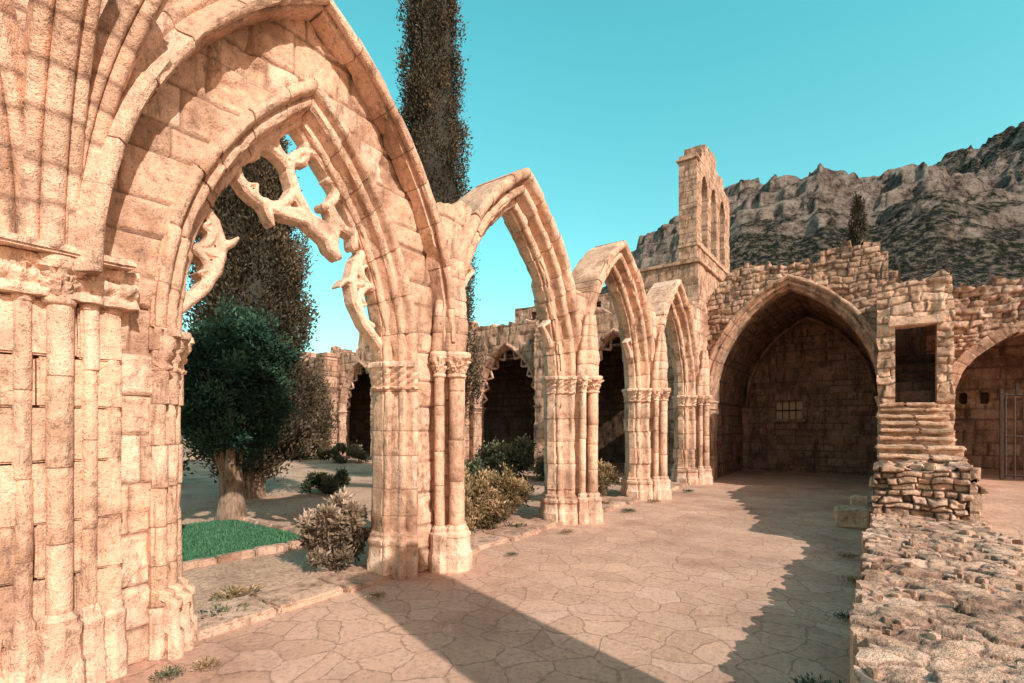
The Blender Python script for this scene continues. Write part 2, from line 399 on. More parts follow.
# ============================================================ ARCADE
AR=empty('gothic_cloister_arcade');MX=mpx(-4.0)
SP=2.4
prof=[(.45,-.6),(.45,.0)]+roll(.38,.02,.068,5,175)+[(.305,-.05),(.275,-.075)]+roll(.205,-.07,.06,15,200)+[(.14,-.15),(.125,-.19)]+roll(.075,-.225,.055,60,225)+[(.0,-.28),(.0,-.41),(.03,-.44),(.10,-.46),(.13,-.54),(.2,-.6)]
capzk=[(SP-.30,0.),(SP-.29,.022),(SP-.27,.022),(SP-.26,.006)]+[(SP-.255+.185*t,.008+.05*t**1.5) for t in np.linspace(0,1,9)]+[(SP-.065,.062),(SP-.06,.078),(SP-.02,.078),(SP-.005,.06),(SP+.004,.0)]
baszk=[(0.,.11),(.17,.11),(.19,.085),(.33,.08),(.345,.10),(.385,.10),(.41,.05),(.44,.055),(.47,0.)]
W=1.22;RI=rad(W,2.27)
cents=[5.75,9.06,12.38]
for i,c in enumerate(cents):
    for sd in (-1,1):
        arch_sweep('pointed_arch',MX,c,W,RI,SP,0,prof,sd,M_near,AR,seed=10+i*3+sd,er=.014,jit=.010)
        band('capital',MX,c,W,prof,sd,capzk,M_near,AR,fol=.03,seed=i+sd)
        band('plinth',MX,c,W,prof,sd,baszk,M_near,AR)
# spandrels
def spand(pc,top):
    def f(u,v):
        s=np.full_like(u,9.)
        for c in cents: s=np.minimum(s,arch_sd(c,W+.40,RI+.40,SP)(u,v))
        return np.minimum(s,top+.5*(fbm(u*3,v*0+1,int(pc*7),3)-.5)-v)
    return f
for k,(pc,top,hw) in enumerate(((7.405,3.95,.62),(10.72,4.15,.62),(14.3,4.9,.75))):
    panel('spandrel',mpx(-4.03),pc-hw,pc+hw+.02,0,top+.3,.02,M_near,AR,sdf=spand(pc,top),thick=.52,seed=40+k,amp=.018,off=.025)
# pier fronts : vault shafts
def pier(pc,seed,zr=3.5):
    for dx,dy,r in ((.20,0,.085),(.10,-.165,.055),(.10,.165,.055)):
        x,y=-4+dx,pc+dy
        cbase('shaft_base',x,y,r,0,.5,M_near,AR);shaft('shaft',x,y,r,.48,SP-.27,M_near,AR,seed+int(dy*90)+20)
        capital('shaft_capital',x,y,r,SP-.28,.28,M_near,AR,seed)
    R=np.random.default_rng(seed);a=np.linspace(0,2*np.pi,40,endpoint=False);bl=[];z=SP
    while z<zr:
        z1=z+R.uniform(.16,.26);t=R.random()
        def rg(z,s):
            k=1-.55*((z-SP)/(zr-SP))**2;ph=np.abs(np.sin((a)*3/1.0))
            rr=s*k*(.14+.05*ph+.05*(fbm(a*2,np.full(40,z*7),seed,3)-.5))
            return np.stack([-4.0+.05+.10*((z-SP)/1.2)+rr*np.cos(a)*1.15,pc+rr*np.sin(a)*1.25,np.full(40,z)],-1)
        bl.append(([rg(z,.96)]+[rg(q,1) for q in np.linspace(z+.01,z1-.01,4)]+[rg(z1,.96)],[(t,1,0)]+[(t,0,0)]*4+[(t,1,0)]));z=z1
    loft(bl,'rib_springer',M_near,AR,sharp=50)
pier(4.12,1,zr=3.55);pier(7.405,2,zr=3.4);pier(10.72,3,zr=3.5);pier(14.05,4,zr=3.6)
# cusp remains in arches
for c,sd,f in ((cents[0],-1,.30),(cents[0],-1,.46),(cents[1],-1,.4),(cents[0],1,.28),(cents[1],1,.35),(cents[2],-1,.45)):
    a=f*math.acos((RI-W)/RI);y=c-sd*(RI-W)+sd*(RI)*math.cos(a);z=SP+RI*math.sin(a)
    tracery('tracery_cusp',mpx(-4.3),[([(y+sd*.05,z-.24),(y-sd*.06,z-.1),(y-sd*.19,z+.02)],.055,.018),([(y+sd*.05,z+.22),(y-sd*.04,z+.1),(y-sd*.19,z+.02)],.05,.018)],.016,M_near,AR,thick=.1)

# ---- first bay with tracery wall
c1,w1,s1=2.5,.95,2.27;r1=rad(w1,2.03)
cf,wf,sf=2.47,1.50,2.5;rf=rad(wf,2.62)
op=arch_sd(c1,w1+.25,r1+.25,s1)
ext=arch_sd(cf,wf+.22,rf+.22,sf)
def s_b1(u,v):
    s=op(u,v)
    lump=.14*(fbm(u*4,v*0+2.,77,3)-.5)
    top=np.where(u>cf,np.maximum(-ext(u,v),4.18+lump*2-v),5.75-v)
    s2=arch_sd(cents[0],W+.40,RI+.40,SP)(u,v)
    return np.minimum(np.minimum(s,top),s2)
panel('tracery_bay_wall',MX,.1,4.62,0,5.8,.0155,M_near,AR,sdf=s_b1,thick=.6,rows=(.20,.36),cols=(.26,.60),seed=5,amp=.026,joint=.012,off=.028,rough=.018)
p1=[(.27,-.62),(.27,.012)]+roll(.215,.012,.042,10,180,6)+[(.165,-.03)]+roll(.125,-.07,.045,40,210,6)+[(.07,-.13),(.06,-.18)]+roll(.035,-.215,.035,60,230,5)+[(0,-.25),(0,-.4),(.05,-.44),(.09,-.5),(.16,-.62)]
ck=[(s1-.30+.30*(z-SP+.30)/.30,k*.8) for z,k in capzk];ck[-1]=(s1+.004,0)
for sd in (-1,1):
    arch_sweep('inner_arch',MX,c1,w1,r1,s1,0,p1,sd,M_near,AR,seed=60+sd,vl=.3,er=.010)
    band('inner_capital',MX,c1,w1,p1,sd,ck,M_near,AR,fol=.028,seed=sd+4)
    band('inner_plinth',MX,c1,w1,p1,sd,[(z,k*.7) for z,k in baszk],M_near,AR)
pf=[(.24,-.02),(.24,.10)]+roll(.185,.13,.05,0,150,6)+[(.13,.155),(.10,.21)]+roll(.06,.24,.045,90,260,6)+[(.03,.18),(.0,.17),(0,-.02)]
arch_sweep('wall_rib',MX,cf,wf,rf,sf,2.4,pf,1,M_near,AR,jamb=False,seed=71,vl=.36,er=.01)
pf2=[(.26,-.02),(.26,.14)]+roll(.20,.17,.05,0,150,6)+[(.14,.20),(.10,.25)]+roll(.055,.27,.045,90,260,6)+[(.0,.21),(0,-.02)]
arch_sweep('wall_rib',MX,cf,wf,rf,sf,2.4,pf2,-1,M_near,AR,jamb=False,seed=72,vl=.4,er=.01)
# carved tracery remains : flowing bars with pointed cusps
def foil(cy,cz,R_,a0,a1,w,cus,dp=.56):
    out=[(arc(cy,cz,R_,a0,a1),w,w)]
    for a in cus:
        for s in (-1,1):
            p0=(cy+R_*math.cos(math.radians(a+s*30)),cz+R_*math.sin(math.radians(a+s*30)))
            p1=(cy+R_*.88*math.cos(math.radians(a+s*11)),cz+R_*.88*math.sin(math.radians(a+s*11)))
            p2=(cy+R_*dp*math.cos(math.radians(a)),cz+R_*dp*math.sin(math.radians(a)))
            out.append(([p0,p1,p2],w*.9,.012))
    return out
TRC=foil(2.22,3.76,.25,35,345,.036,(120,235))+foil(2.68,3.90,.24,-65,210,.036,(20,130))+foil(2.45,4.12,.15,-200,20,.03,(-90,))
TRC+=[([(2.46,4.38),(2.66,4.20),(2.86,4.0),(3.02,3.80),(3.11,3.60),(3.12,3.40)],.055,.04),
([(2.46,4.38),(2.34,4.2),(2.18,4.03),(2.06,3.86)],.05,.05),
([(2.22,3.51),(2.40,3.49),(2.58,3.52),(2.72,3.47),(2.84,3.42)],.045,.10),
([(2.44,3.86),(2.50,3.70),(2.60,3.55)],.042,.055),
([(2.84,3.71),(2.90,3.60),(2.88,3.48)],.04,.07),([(2.92,3.62),(3.0,3.54),(3.09,3.52)],.035,.04),
([(2.84,3.42),(2.86,3.32),(2.93,3.25)],.095,.04),([(2.22,3.51),(2.25,3.42),(2.28,3.35)],.05,.014),
([(3.46,3.54),(3.28,3.42),(3.14,3.24),(3.09,3.04),(3.13,2.84),(3.25,2.64),(3.46,2.44)],.042,.042)]
TRC+=foil(3.40,3.24,.22,105,255,.034,(180,))+foil(3.38,2.84,.21,105,258,.034,(180,))
TRC+=[([(3.09,3.04),(3.01,3.02),(2.95,2.96)],.045,.012),([(3.12,3.04),(3.24,3.03),(3.34,3.03)],.05,.025),
([(1.50,2.42),(1.70,2.64),(1.82,2.84),(1.86,3.04),(1.80,3.22),(1.64,3.38)],.042,.042)]
TRC+=foil(1.60,3.16,.20,-80,75,.034,(0,))+foil(1.58,2.78,.19,-75,80,.034,(0,))
TRC+=[([(1.84,2.96),(1.74,2.96),(1.62,2.96)],.05,.025),([(1.86,3.04),(1.93,3.08),(1.98,3.14)],.045,.012)]
tracery('tracery_remains',mpx(-4.26),TRC,.0095,M_near,AR,thick=.13)
# ---- pier 0 (left) : flat respond with slender engaged shafts
for x,y,r in ((-3.885,.79,.062),(-3.925,.94,.042),(-3.925,.64,.042),(-3.955,1.06,.04),(-3.955,.50,.04)):
    cbase('shaft_base',x,y,r,0,.5,M_near,AR);shaft('shaft',x,y,r,.48,2.32,M_near,AR,int(y*50))
    capital('shaft_capital',x,y,r*.98,2.30,.28,M_near,AR,int(y*31))
rbox('impost',-4.02,-3.74,.40,1.13,2.575,2.63,M_near,AR,seed=4,bev=.015,jit=.012,cell=.06)
for i,(a,b) in enumerate(((0,.36),(.36,.7),(.7,1.02),(1.02,1.38),(1.38,1.7),(1.7,2.0),(2.0,2.33),(2.33,2.6))):
    m=.78+.1*math.sin(i*2.3)
    rbox('respond_block',-4.2,-3.915,.40,m,a+.004,b-.004,M_near,AR,seed=6+i,bev=.012,jit=.008,cell=.08)
    rbox('respond_block',-4.2,-3.912,m+.007,1.10,a+.004,b-.004,M_near,AR,seed=26+i*3,bev=.012,jit=.008,cell=.08)
def frz(u,v): return .085+.04*np.abs(np.sin(u*26+np.floor(v/.1)*1.6))*np.abs(np.sin(v*31.4))+.05*(fbm(u*26,v*26,8,2)-.5)
panel('foliate_frieze',mpx(-3.955),.40,1.17,2.34,2.575,.0085,M_near,AR,thick=.05,hfun=frz)
# ribs from pier0
def rib(name,p0,dr,R_,amax,r,seed,zs=2.6):
    a=np.linspace(0,amax,60);h=R_*(1-np.cos(a));z=zs+R_*np.sin(a);dr=np.array(dr,float);dr/=np.linalg.norm(dr);sd=np.array([-dr[1],dr[0]])
    sec=[(-.14,-.12),(-.14,.03)]+[(-.10+.045*math.cos(t),.05+.045*math.sin(t)) for t in np.linspace(2.8,.5,5)]+[(-.05,.05)]+[(.06*math.cos(t),.10+.06*math.sin(t)) for t in np.linspace(3.3,-.15,8)]+[(.05,.05)]+[(.10+.045*math.cos(t),.05+.045*math.sin(t)) for t in np.linspace(2.6,.3,5)]+[(.14,.03),(.14,-.12)]
    sec=np.array(sec);R=np.random.default_rng(seed);bl=[];i=0
    while i<59:
        j=min(59,i+int(R.uniform(6,10)));t=R.random()*.98;rg=[];cl=[]
        ks=list(range(i,j+1))
        for q,k in enumerate(ks):
            s=.975 if q in (0,len(ks)-1) else 1.
            nx,nz=np.cos(a[k]),-np.sin(a[k])
            base_=np.array([p0[0]+dr[0]*(h[k]),p0[1]+dr[1]*h[k],z[k]])
            pts=[base_+np.array([sd[0]*u*s,sd[1]*u*s,0])+np.array([dr[0]*nx,dr[1]*nx,nz])*(v*s) for u,v in sec*r/.1]
            rg.append(np.array(pts));cl.append((t,1. if s<1 else 0.,0))
        bl.append((rg,cl));i=j
    loft(bl,name,M_near,AR,sharp=45)
rib('diagonal_rib',(-3.90,.86),(1,.80),3.3,.54,.065,5)
rib('transverse_rib',(-3.88,.74),(1,0.02),2.6,.72,.09,6)
rib('diagonal_rib_b',(-3.90,.60),(1,-.85),3.3,.54,.07,7)
# stylobate kerb under arcade
for i in range(22):
    y=-.4+i*.66
    rbox('kerb_stone',-4.62+.02*math.sin(i*5),-4.08+.03*math.sin(i*3),y,y+.645,-.1,.055+.012*math.sin(i*7),M_rub,AR,seed=i+20,bev=.02,jit=.02)
panel('corner_pier',mpx(-4.04),14.3,15.0,0,5.2,.03,M_near,AR,thick=.5,seed=81)

# ============================================================ FAR WING (Y=15)
FW=empty('cloister_west_wing');MY=mpy(15.0)
fc=[-6.95,-11.35,-15.75,-20.15,-24.5];wF=1.35;sF=2.3;rF=rad(wF,2.2)
def s_fw(u,v):
    s=5.25+.8*(fbm(u*1.2,v*0,3,4)-.5)+.3*(fbm(np.floor(u*2.5)*1.,v*0,4,1)-.5)-v
    for c in fc: s=np.minimum(s,arch_sd(c,wF+.2,rF+.2,sF)(u,v))
    return s
panel('garden_facade',MY,-29,-4.3,0,5.8,.05,M_far,FW,sdf=s_fw,thick=.55,rows=(.26,.36),cols=(.35,.8),seed=15,amp=.03,joint=.02,off=.03)
pF=[(.22,-.5),(.22,.03)]+roll(.15,.03,.06,0,180,5)+[(.07,-.06),(0,-.18),(0,-.35),(.1,-.5)]
for i,c in enumerate(fc):
    for sd in (-1,1):
        arch_sweep('arcade_arch',MY,c,wF,rF,sF,0,pF,sd,M_far,FW,seed=100+i*2+sd,vl=.35)
        band('arcade_capital',MY,c,wF,pF,sd,[(sF-.25,0),(sF-.24,.03),(sF-.2,.01),(sF-.06,.07),(sF-.05,.09),(sF,.09),(sF+.01,0)],M_far,FW)
        for f in (.12,.3,.48,.66,.84):
            a=f*math.acos((rF-wF)/rF);x=c-sd*(rF-wF)+sd*rF*math.cos(a);z=sF+rF*math.sin(a);na=np.array([-sd*math.cos(a),-math.sin(a)]);ta=np.array([-sd*math.sin(a),math.cos(a)])
            P=[np.array([x,z])-ta*.2,np.array([x,z])+na*.13-ta*.08,np.array([x,z])+na*.22,np.array([x,z])+na*.13+ta*.08,np.array([x,z])+ta*.2]
            tube('cusp',[(p[0],15.28,p[1]) for p in P],[.05,.05,.035,.05,.05],M_far,FW,depth=1.3,seg=6,sub=3,axis='y')
for i,x in enumerate((-9.15,-13.55,-17.95,-22.35,-26.8)):
    panel('buttress_front',mpy(14.25),x-.4,x+.4,0,4.95,.05,M_far,FW,thick=.75,seed=120+i,amp=.025,joint=.02,off=.03,rows=(.24,.32),cols=(.25,.5))
    rbox('buttress_cap',x-.44,x+.44,14.35,15.0,4.95,5.2,M_far,FW,seed=i,bev=.06,jit=.04)
panel('gallery_back_wall',mpy(19.3),-29,-4.4,0,4.95,.09,M_dk_shade,FW,thick=.6,seed=21,amp=.03,joint=.03,off=.03)
panel('upper_wall',mpy(19.3),-29,-4.4,4.96,7.1,.08,M_far,FW,sdf=lambda u,v:6.3+1.1*(fbm(u*.5,v*0,33,4)-.5)+.45*(fbm(np.floor(u*1.6),v*0,7,1)-.5)-v,thick=.6,seed=22,amp=.03,joint=.03,off=.03)
rbox('gallery_roof',-29,-4.5,15.5,19.2,4.95,5.15,M_dk_shade,FW,seed=2,bev=.02,jit=.01,cell=2)
panel('gallery_end_wall',mpx(-29),14.6,19.8,0,6.2,.1,M_far,FW,thick=.5,seed=23)

# ============================================================ GREAT VAULTED BAY
GB=empty('great_vaulted_arch');cg,wg,sg=-1.96,1.92,2.3;rg_=rad(wg,2.95)
def s_gb(u,v):
    top=5.86+.5*(fbm(u*1.1+3,v*0,51,4)-.5)+.3*(fbm(np.floor(u*3.3),v*0,58,1)-.5)+.22*sst(u,-1.7,-1.2)-.2*sst(u,-.4,-.1)-.9*(1-sst(u,-4.4,-3.2))
    return np.minimum(arch_sd(cg,wg+.28,rg_+.28,sg)(u,v),top-v)
panel('arch_wall',mpy(15.0),-4.36,.16,0,7.1,.022,M_far,GB,sdf=s_gb,rows=(.10,.19),cols=(.14,.42),thick=.6,seed=52,amp=.03,joint=.014,off=.045,rough=.035)
pG=[(.32,-.5),(.32,.05)]+roll(.26,.05,.055,0,180,6)+[(.18,-.02)]+roll(.13,-.05,.05,30,200,6)+[(.06,-.12),(0,-.16),(0,-.5)]
for sd in (-1,1):
    arch_sweep('great_arch',mpy(15.0),cg,wg,rg_,sg,0,pG,sd,M_far,GB,seed=130+sd,vl=.34,er=.014)
    band('great_capital',mpy(15.0),cg,wg,pG,sd,[(sg-.25,0),(sg-.24,.03),(sg-.2,.01),(sg-.06,.05),(sg-.05,.07),(sg,.07),(sg+.01,0)],M_far,GB,fol=.01)
panel('side_wall_l',mpx(cg-wg-.06),15.4,19.4,0,2.6,.05,M_int_shade,GB,thick=.3,seed=53,amp=.02,joint=.02)
panel('side_wall_r',mpxn(cg+wg+.06),15.4,19.4,0,2.6,.05,M_int_shade,GB,thick=.3,seed=54,amp=.02,joint=.02)
wx=-2.5
def s_bw(u,v): return np.maximum(np.abs(u-wx)-.40,np.abs(v-2.1)-.30)
panel('back_wall',mpy(19.3),-4.3,.4,0,6.3,.035,M_int_shade,GB,sdf=s_bw,thick=.5,seed=55,amp=.03,joint=.012,off=.04,rough=.03,rows=(.16,.28),cols=(.22,.6))
for sd in (-1,1):
    arch_sweep('back_wall_rib',mpy(19.28),cg,wg-.14,rg_-.14,sg,0,[(.14,-.02),(.14,.12),(.08,.18),(.02,.14),(0,-.02)],sd,M_int_shade,GB,seed=140+sd,jamb=False)
    arch_sweep('blind_arch',mpy(19.28),wx,.62,rad(.62,.5),2.3,1.7,[(.12,-.02),(.12,.05),(0,.05),(0,-.02)],sd,M_int_shade,GB,seed=150+sd)
rbox('window_infill',wx-.42,wx+.42,19.46,19.5,1.75,2.45,M_wood,GB,seed=1,bev=.01,jit=.003)
for k in range(3): rbox('window_bar',wx-.22+k*.2,wx-.19+k*.2,19.40,19.44,1.8,2.4,M_iron,GB,bev=.003,jit=0)
rbox('window_bar',wx-.4,wx+.4,19.36,19.39,2.08,2.12,M_iron,GB,bev=.003,jit=0)
rbox('window_sill',wx-.5,wx+.5,19.17,19.3,1.72,1.8,M_far,GB,seed=8,bev=.015,jit=.01)
def vmap(u,v,d):
    A=math.acos((rg_-wg)/rg_);L=rg_*A;s=np.where(v<L,v,2*L-v)/rg_;sd=np.where(v<L,-1,1);R_=rg_+.04-d
    return np.stack([cg-sd*(rg_-wg)+sd*R_*np.cos(s),u+0*v,sg+R_*np.sin(s)],-1)
LV=2*rg_*math.acos((rg_-wg)/rg_)
panel('vault',vmap,15.4,19.4,0,LV,.05,M_int_shade,GB,thick=.3,seed=56,amp=.015,rows=(.2,.28),cols=(.3,.6))
panel('rear_parapet',mpy(19.75),-4.4,9,5.0,7.2,.06,M_far,GB,sdf=lambda u,v:6.2-.7*sst(u,.2,1.2)+(.8-.4*sst(u,.2,1.2))*(fbm(u*.9,v*0,61,4)-.5)+.25*(fbm(np.floor(u*2.3),v*0,68,1)-.5)-v,rows=(.12,.2),cols=(.2,.5),thick=.5,seed=57,amp=.03,joint=.02,off=.05)

# ============================================================ RIGHT RUINED WALL with stair door
RW=empty('ruined_stone_wall')
TR_=1.2
def s_door(u,v):
    dd=np.maximum(np.abs(u-.60)-.34,np.maximum(v-3.72,1.9-v))
    ee=np.minimum(u+.02+.05*fbm(v*5,v*0,3,2),TR_+.08*(fbm(v*4,v*0,8,2)-.5)-u)
    return np.minimum(np.minimum(dd,ee),4.62+.4*(fbm(u*3,v*0,62,3)-.5)-v)
panel('stair_tower_wall',mpy(13.4),-.06,1.3,0,4.9,.02,M_near,RW,sdf=s_door,thick=.4,seed=63,amp=.03,joint=.014,off=.05,rough=.03,rows=(.12,.24),cols=(.16,.45))
rbox('door_lintel',.14,1.06,13.33,13.7,3.68,3.86,M_near,RW,seed=9,bev=.02,jit=.02)
panel('tower_side_l',mpxn(.0),13.75,15.1,0,4.6,.04,M_far,RW,thick=.15,seed=64,amp=.02)
rbox('tower_side_r',1.0,TR_-.02,13.8,15.0,0,4.55,M_far,RW,seed=5,bev=.03,jit=.03)
rbox('terrace_slab',.0,TR_-.02,13.8,15.0,4.35,4.6,M_far,RW,seed=5,bev=.03,jit=.03)
for k in range(6): rbox('inner_step',.2,1.0,13.75+k*.22,15.0,1.6,2.12+k*.22,M_dk_shade,RW,seed=k+3,bev=.02,jit=.01)  # dark stone copy paints the doorway's shade onto the steps
cr,wr,sr=2.83,1.5,2.1
def s_rw(u,v):
    return np.minimum(arch_sd(cr,wr,rad(wr,1.6),sr)(u,v),4.68+.45*(fbm(u*1.7,v*0,65,4)-.5)+.25*(fbm(np.floor(u*4),v*0,6,1)-.5)-v)
panel('arched_wall',mpy(15.0),1.1,11,.3,5.3,.027,M_rub,RW,sdf=s_rw,rows=(.09,.17),cols=(.12,.36),thick=.7,seed=66,amp=.035,joint=.016,off=.07,rough=.045)
for sd in (-1,1):
    arch_sweep('segment_arch',mpy(15.0),cr,wr-.03,rad(wr,1.6)-.03,sr,.35,[(.24,-.65),(.24,.03),(0,.03),(0,-.65)],sd,M_rub,RW,seed=160+sd,vl=.2,course=.2,jit=.018)
def s_rb(u,v):
    s=np.full_like(u,5.)
    for x in (1.9,2.35): s=np.minimum(s,np.maximum(np.abs(u-x)-.09,np.abs(v-2.35)-.16))
    return s
panel('room_back_wall',mpy(19.0),.3,9,.3,5,.05,M_rub,RW,sdf=s_rb,thick=.5,seed=67,amp=.03,joint=.02)
rbox('window_dark_box',1.6,2.7,19.2,19.45,2.0,2.7,M_dk_shade,RW,seed=2,bev=.01,jit=.005)  # dark box added behind the small windows so they look dark
rbox('room_wall_l',.3,.9,15.7,19,.3,4.7,M_int_shade,RW,seed=3,bev=.02,jit=.02)
rbox('room_roof',.3,9,15.72,18.98,4.2,4.4,M_int_shade,RW,seed=3,bev=.02,jit=.02,cell=1.)
# fence on terrace
FE=empty('terrace_fence')
for x,h in ((.02,.42),(.35,.42),(.7,.42),(1.0,.42),(1.16,.75)):
    rbox('fence_post',x-.02,x+.02,14.2,14.24,4.58,5.02+h*.4,M_iron,FE,bev=.004,jit=0)
for z in (4.78,4.95,5.12):
    tube('fence_wire',[(.02,14.22,z),(.6,14.22,z-.015),(1.16,14.22,z+.01)],.008,M_iron,FE,seg=5)
# gate
GT=empty('iron_gate')
for k in range(9): tube('bar',[(2.22+k*.14,15.25,.42),(2.22+k*.14,15.25,2.3)],.018,M_iron,GT,seg=6,sub=2,axis='x')
for z in (.5,1.35,2.25): tube('rail',[(2.18,15.25,z),(3.38,15.25,z)],.024,M_iron,GT,seg=6,sub=2,axis='z')
rbox('post',2.12,2.19,15.2,15.28,.4,2.4,M_iron,GT,bev=.01,jit=0)
for x,z in ((2.4,2.5),(2.7,2.5)): rbox('finial',x-.03,x+.03,15.23,15.27,2.25,z,M_iron,GT,bev=.01,jit=0)

# stairs
ST=empty('stone_staircase')
panel('rubble_base',mpy(7.75),-.14,1.0,.35,1.16,.0095,M_rub,ST,sdf=lambda u,v:np.minimum(1.05+.18*(fbm(u*6,v*0,71,3)-.5)-v,np.minimum(u+.06+.12*(fbm(v*11,v*0,5,2)-.3),.92+.14*(fbm(v*11+4,v*0,5,2)-.4)-u)),rows=(.06,.12),cols=(.08,.26),thick=1.3,seed=72,amp=.045,joint=.011,off=.085,rough=.03,tilt=.03)
panel('rubble_side',mpx(.94),7.8,13.4,.3,1.1,.03,M_rub,ST,rows=(.09,.16),cols=(.12,.34),thick=.1,seed=73,amp=.04,off=.05)
panel('rubble_top',mpz(1.03),-.04,.9,7.8,9.05,.02,M_rub,ST,kind='rub',cell=.12,thick=.1,seed=74,amp=.03,off=.05,asp=1.2,tilt=.03)
R=np.random.default_rng(15)
for i in range(26):
    x=R.uniform(.0,.9);y=R.uniform(7.8,8.7);s=R.uniform(.03,.075)
    rbox('loose_stone',x-s,x+s*1.4,y-s,y+s,1.03,1.05+s*1.0,M_rub,ST,seed=i,bev=s*.25,jit=s*.5,rot=R.uniform(0,3),cell=.04)
for k in range(8):
    z=1.06+k*.118;y=8.75+k*.40;a,b=-.04+R.uniform(-.03,.04),.95+R.uniform(-.07,.04)-.012*k;m=R.uniform(.3,.65)
    rbox('riser',a+.03,b-.02,y+.09,13.39,z-.03,z+.075,M_rub,ST,seed=k,bev=.015,jit=.025,cell=.15)
    rbox('tread',a,m-.005,y+R.uniform(-.02,.02),y+.46,z+.066,z+.122,M_near,ST,seed=k*3,bev=.02,jit=.03,cell=.08)
    rbox('tread',m+.005,b,y+R.uniform(-.01,.04),y+.46,z+.06,z+.116,M_near,ST,seed=k*3+1,bev=.02,jit=.03,cell=.08)
# low wall
LW=empty('low_stone_wall')
panel('wall_top',mpz(.49),-.24,1.25,-1.6,8.2,.0125,M_rub,LW,sdf=lambda u,v:np.minimum(u+.10+.13*(fbm(v*3.6,v*0,81,4)-.5)+.06*(hsh(np.floor(v*5.3),0,3)-.5),1.02+.25*(fbm(v*2.2+7,v*0,82,4)-.5)+.08*(hsh(np.floor(v*4.3),0,5)-.5)-u),kind='rub',cell=.15,asp=1.4,thick=.5,seed=83,amp=.010,joint=.007,off=.022,rough=.032,tilt=.016)
panel('wall_top_far',mpz(.47),-.14,.96,8.2,13.4,.04,M_rub,LW,kind='rub',cell=.14,thick=.47,seed=84,amp=.02,off=.05)
R=np.random.default_rng(5)
for i in range(240):
    x=R.uniform(-.04,1.0);y=R.uniform(1.2,7.6);s=R.uniform(.006,.024)*(1.6 if R.random()<.12 else 1)
    rbox('loose_stone',x-s,x+s*1.5,y-s,y+s,.465,.495+s*.7,M_rub,LW,seed=i,bev=s*.22,jit=s*.7,rot=R.uniform(0,3),cell=.025)
# tall pillar added out of frame to cast the shadow band on the walkway
PL=empty('shadow_pillar')
panel('front',mpy(1.12),2.0,2.75,.3,4.7,.03,M_near,PL,thick=.78,sdf=lambda u,v:4.4+.3*(fbm(u*4,v*0,91,3)-.5)-v,seed=92,amp=.02)
# stone blocks by the walkway
for nm,a in (('stone_block',(-.55,-.12,9.3,9.75,0,.28)),('stone_block',(-.62,-.18,9.85,10.5,0,.2)),('stone_block',(-.42,-.14,10.6,11.0,0,.34))):
    rbox(nm,*a,M_near,None,seed=int(a[2]*7),bev=.03,jit=.05,cell=.08)

# ============================================================ BELL TOWER
BT=empty('bell_tower')
bx=-6.69
def s_bt2(u,v):
    s=13.95+.55*(np.abs(u-26.0)<2.0)+.55*(np.abs(u-25.6)<.9)+.4*(fbm(u*2.5,v*0,5,3)-.5)-v
    for c in (24.5,26.15,27.8): 
        s=np.minimum(s,np.maximum(arch_sd(c,.50,rad(.50,.7),12.7)(u,v),10.1-v))
    return s
panel('bell_gable',mpx(bx),23.2,29.4,8.6,15.6,.05,M_far,BT,sdf=s_bt2,thick=.8,seed=96,amp=.02,joint=.016,off=.02,rows=(.2,.3),cols=(.3,.6))
panel('bell_gable_end',mpy(23.17),bx-.8,bx+.01,8.6,14.0,.04,M_far,BT,thick=.02,seed=97,amp=.015,joint=.016,off=.012,rows=(.2,.3),sdf=lambda u,v:13.9+.3*(fbm(u*4,v*0,8,3)-.5)-v)
rbox('cornice',bx-.9,bx+.1,23.08,23.6,13.7,13.82,M_far,BT,seed=1,bev=.03,jit=.04)
rbox('string_course',bx-.85,bx+.07,23.12,29.45,9.75,9.88,M_far,BT,seed=4,bev=.02,jit=.01)
CH=empty('church_building')
panel('south_wall',mpx(-6.45),22.6,34,0,9.0,.1,M_far,CH,thick=.6,seed=98,amp=.03,off=.03)
panel('east_wall',mpy(22.6),-9.5,-6.45,0,8.8,.08,M_far,CH,thick=.6,seed=99,amp=.03,off=.03)
rbox('roof',-9.6,-6.35,22.5,34,8.78,8.95,M_far,CH,seed=3,bev=.03,jit=.02,cell=1.5)
UB=empty('upper_stone_house')
def s_ub(u,v):
    s=7.6+.25*(fbm(u,v*0,31,3)-.5)-v
    for x in (-14.,-12.3,-10.6): s=np.minimum(s,np.maximum(np.abs(u-x)-.25,np.abs(v-6.9)-.42)+0)
    return s
panel('front_wall',mpy(21.0),-15.3,-9.6,4,7.9,.06,M_far,UB,sdf=s_ub,thick=.5,seed=101,amp=.03,off=.03)
rbox('interior',-15.2,-9.7,21.5,24,4,7.3,M_dk_shade,UB,seed=1,cell=2)
rbox('far_block',-27,-24.5,20,23,4,7.9,M_far,UB,seed=1,cell=.6,jit=.08)

# ============================================================ GROUND
def sheet(name,x0,x1,y0,y1,z,mat,n=2,amp=0,seed=0,parent=None):
    U,V=np.meshgrid(np.linspace(x0,x1,n),np.linspace(y0,y1,n),indexing='ij')
    Z=z+amp*(fbm(U*.8,V*.8,seed,4)-.5)
    i=np.arange(n*n).reshape(n,n);F=np.stack([i[:-1,:-1].ravel(),i[1:,:-1].ravel(),i[1:,1:].ravel(),i[:-1,1:].ravel()],-1)
    return mk(name,np.stack([U,V,Z],-1),F,mat,parent)
sheet('ground',-1500,1500,-1500,1500,-.06,M_ground)
sheet('garden_soil',-30,-4.3,-8,15.2,-.005,M_soil,160,.05,3)
sheet('paved_walkway',-4.25,.2,-6,20,.0,M_pave)
sheet('hall_floor',.85,14,-6,20,.38,M_pave)
rbox('gallery_floor',-29,-4.3,15.02,19.3,-.1,.06,M_int_shade,None,cell=5,jit=0)
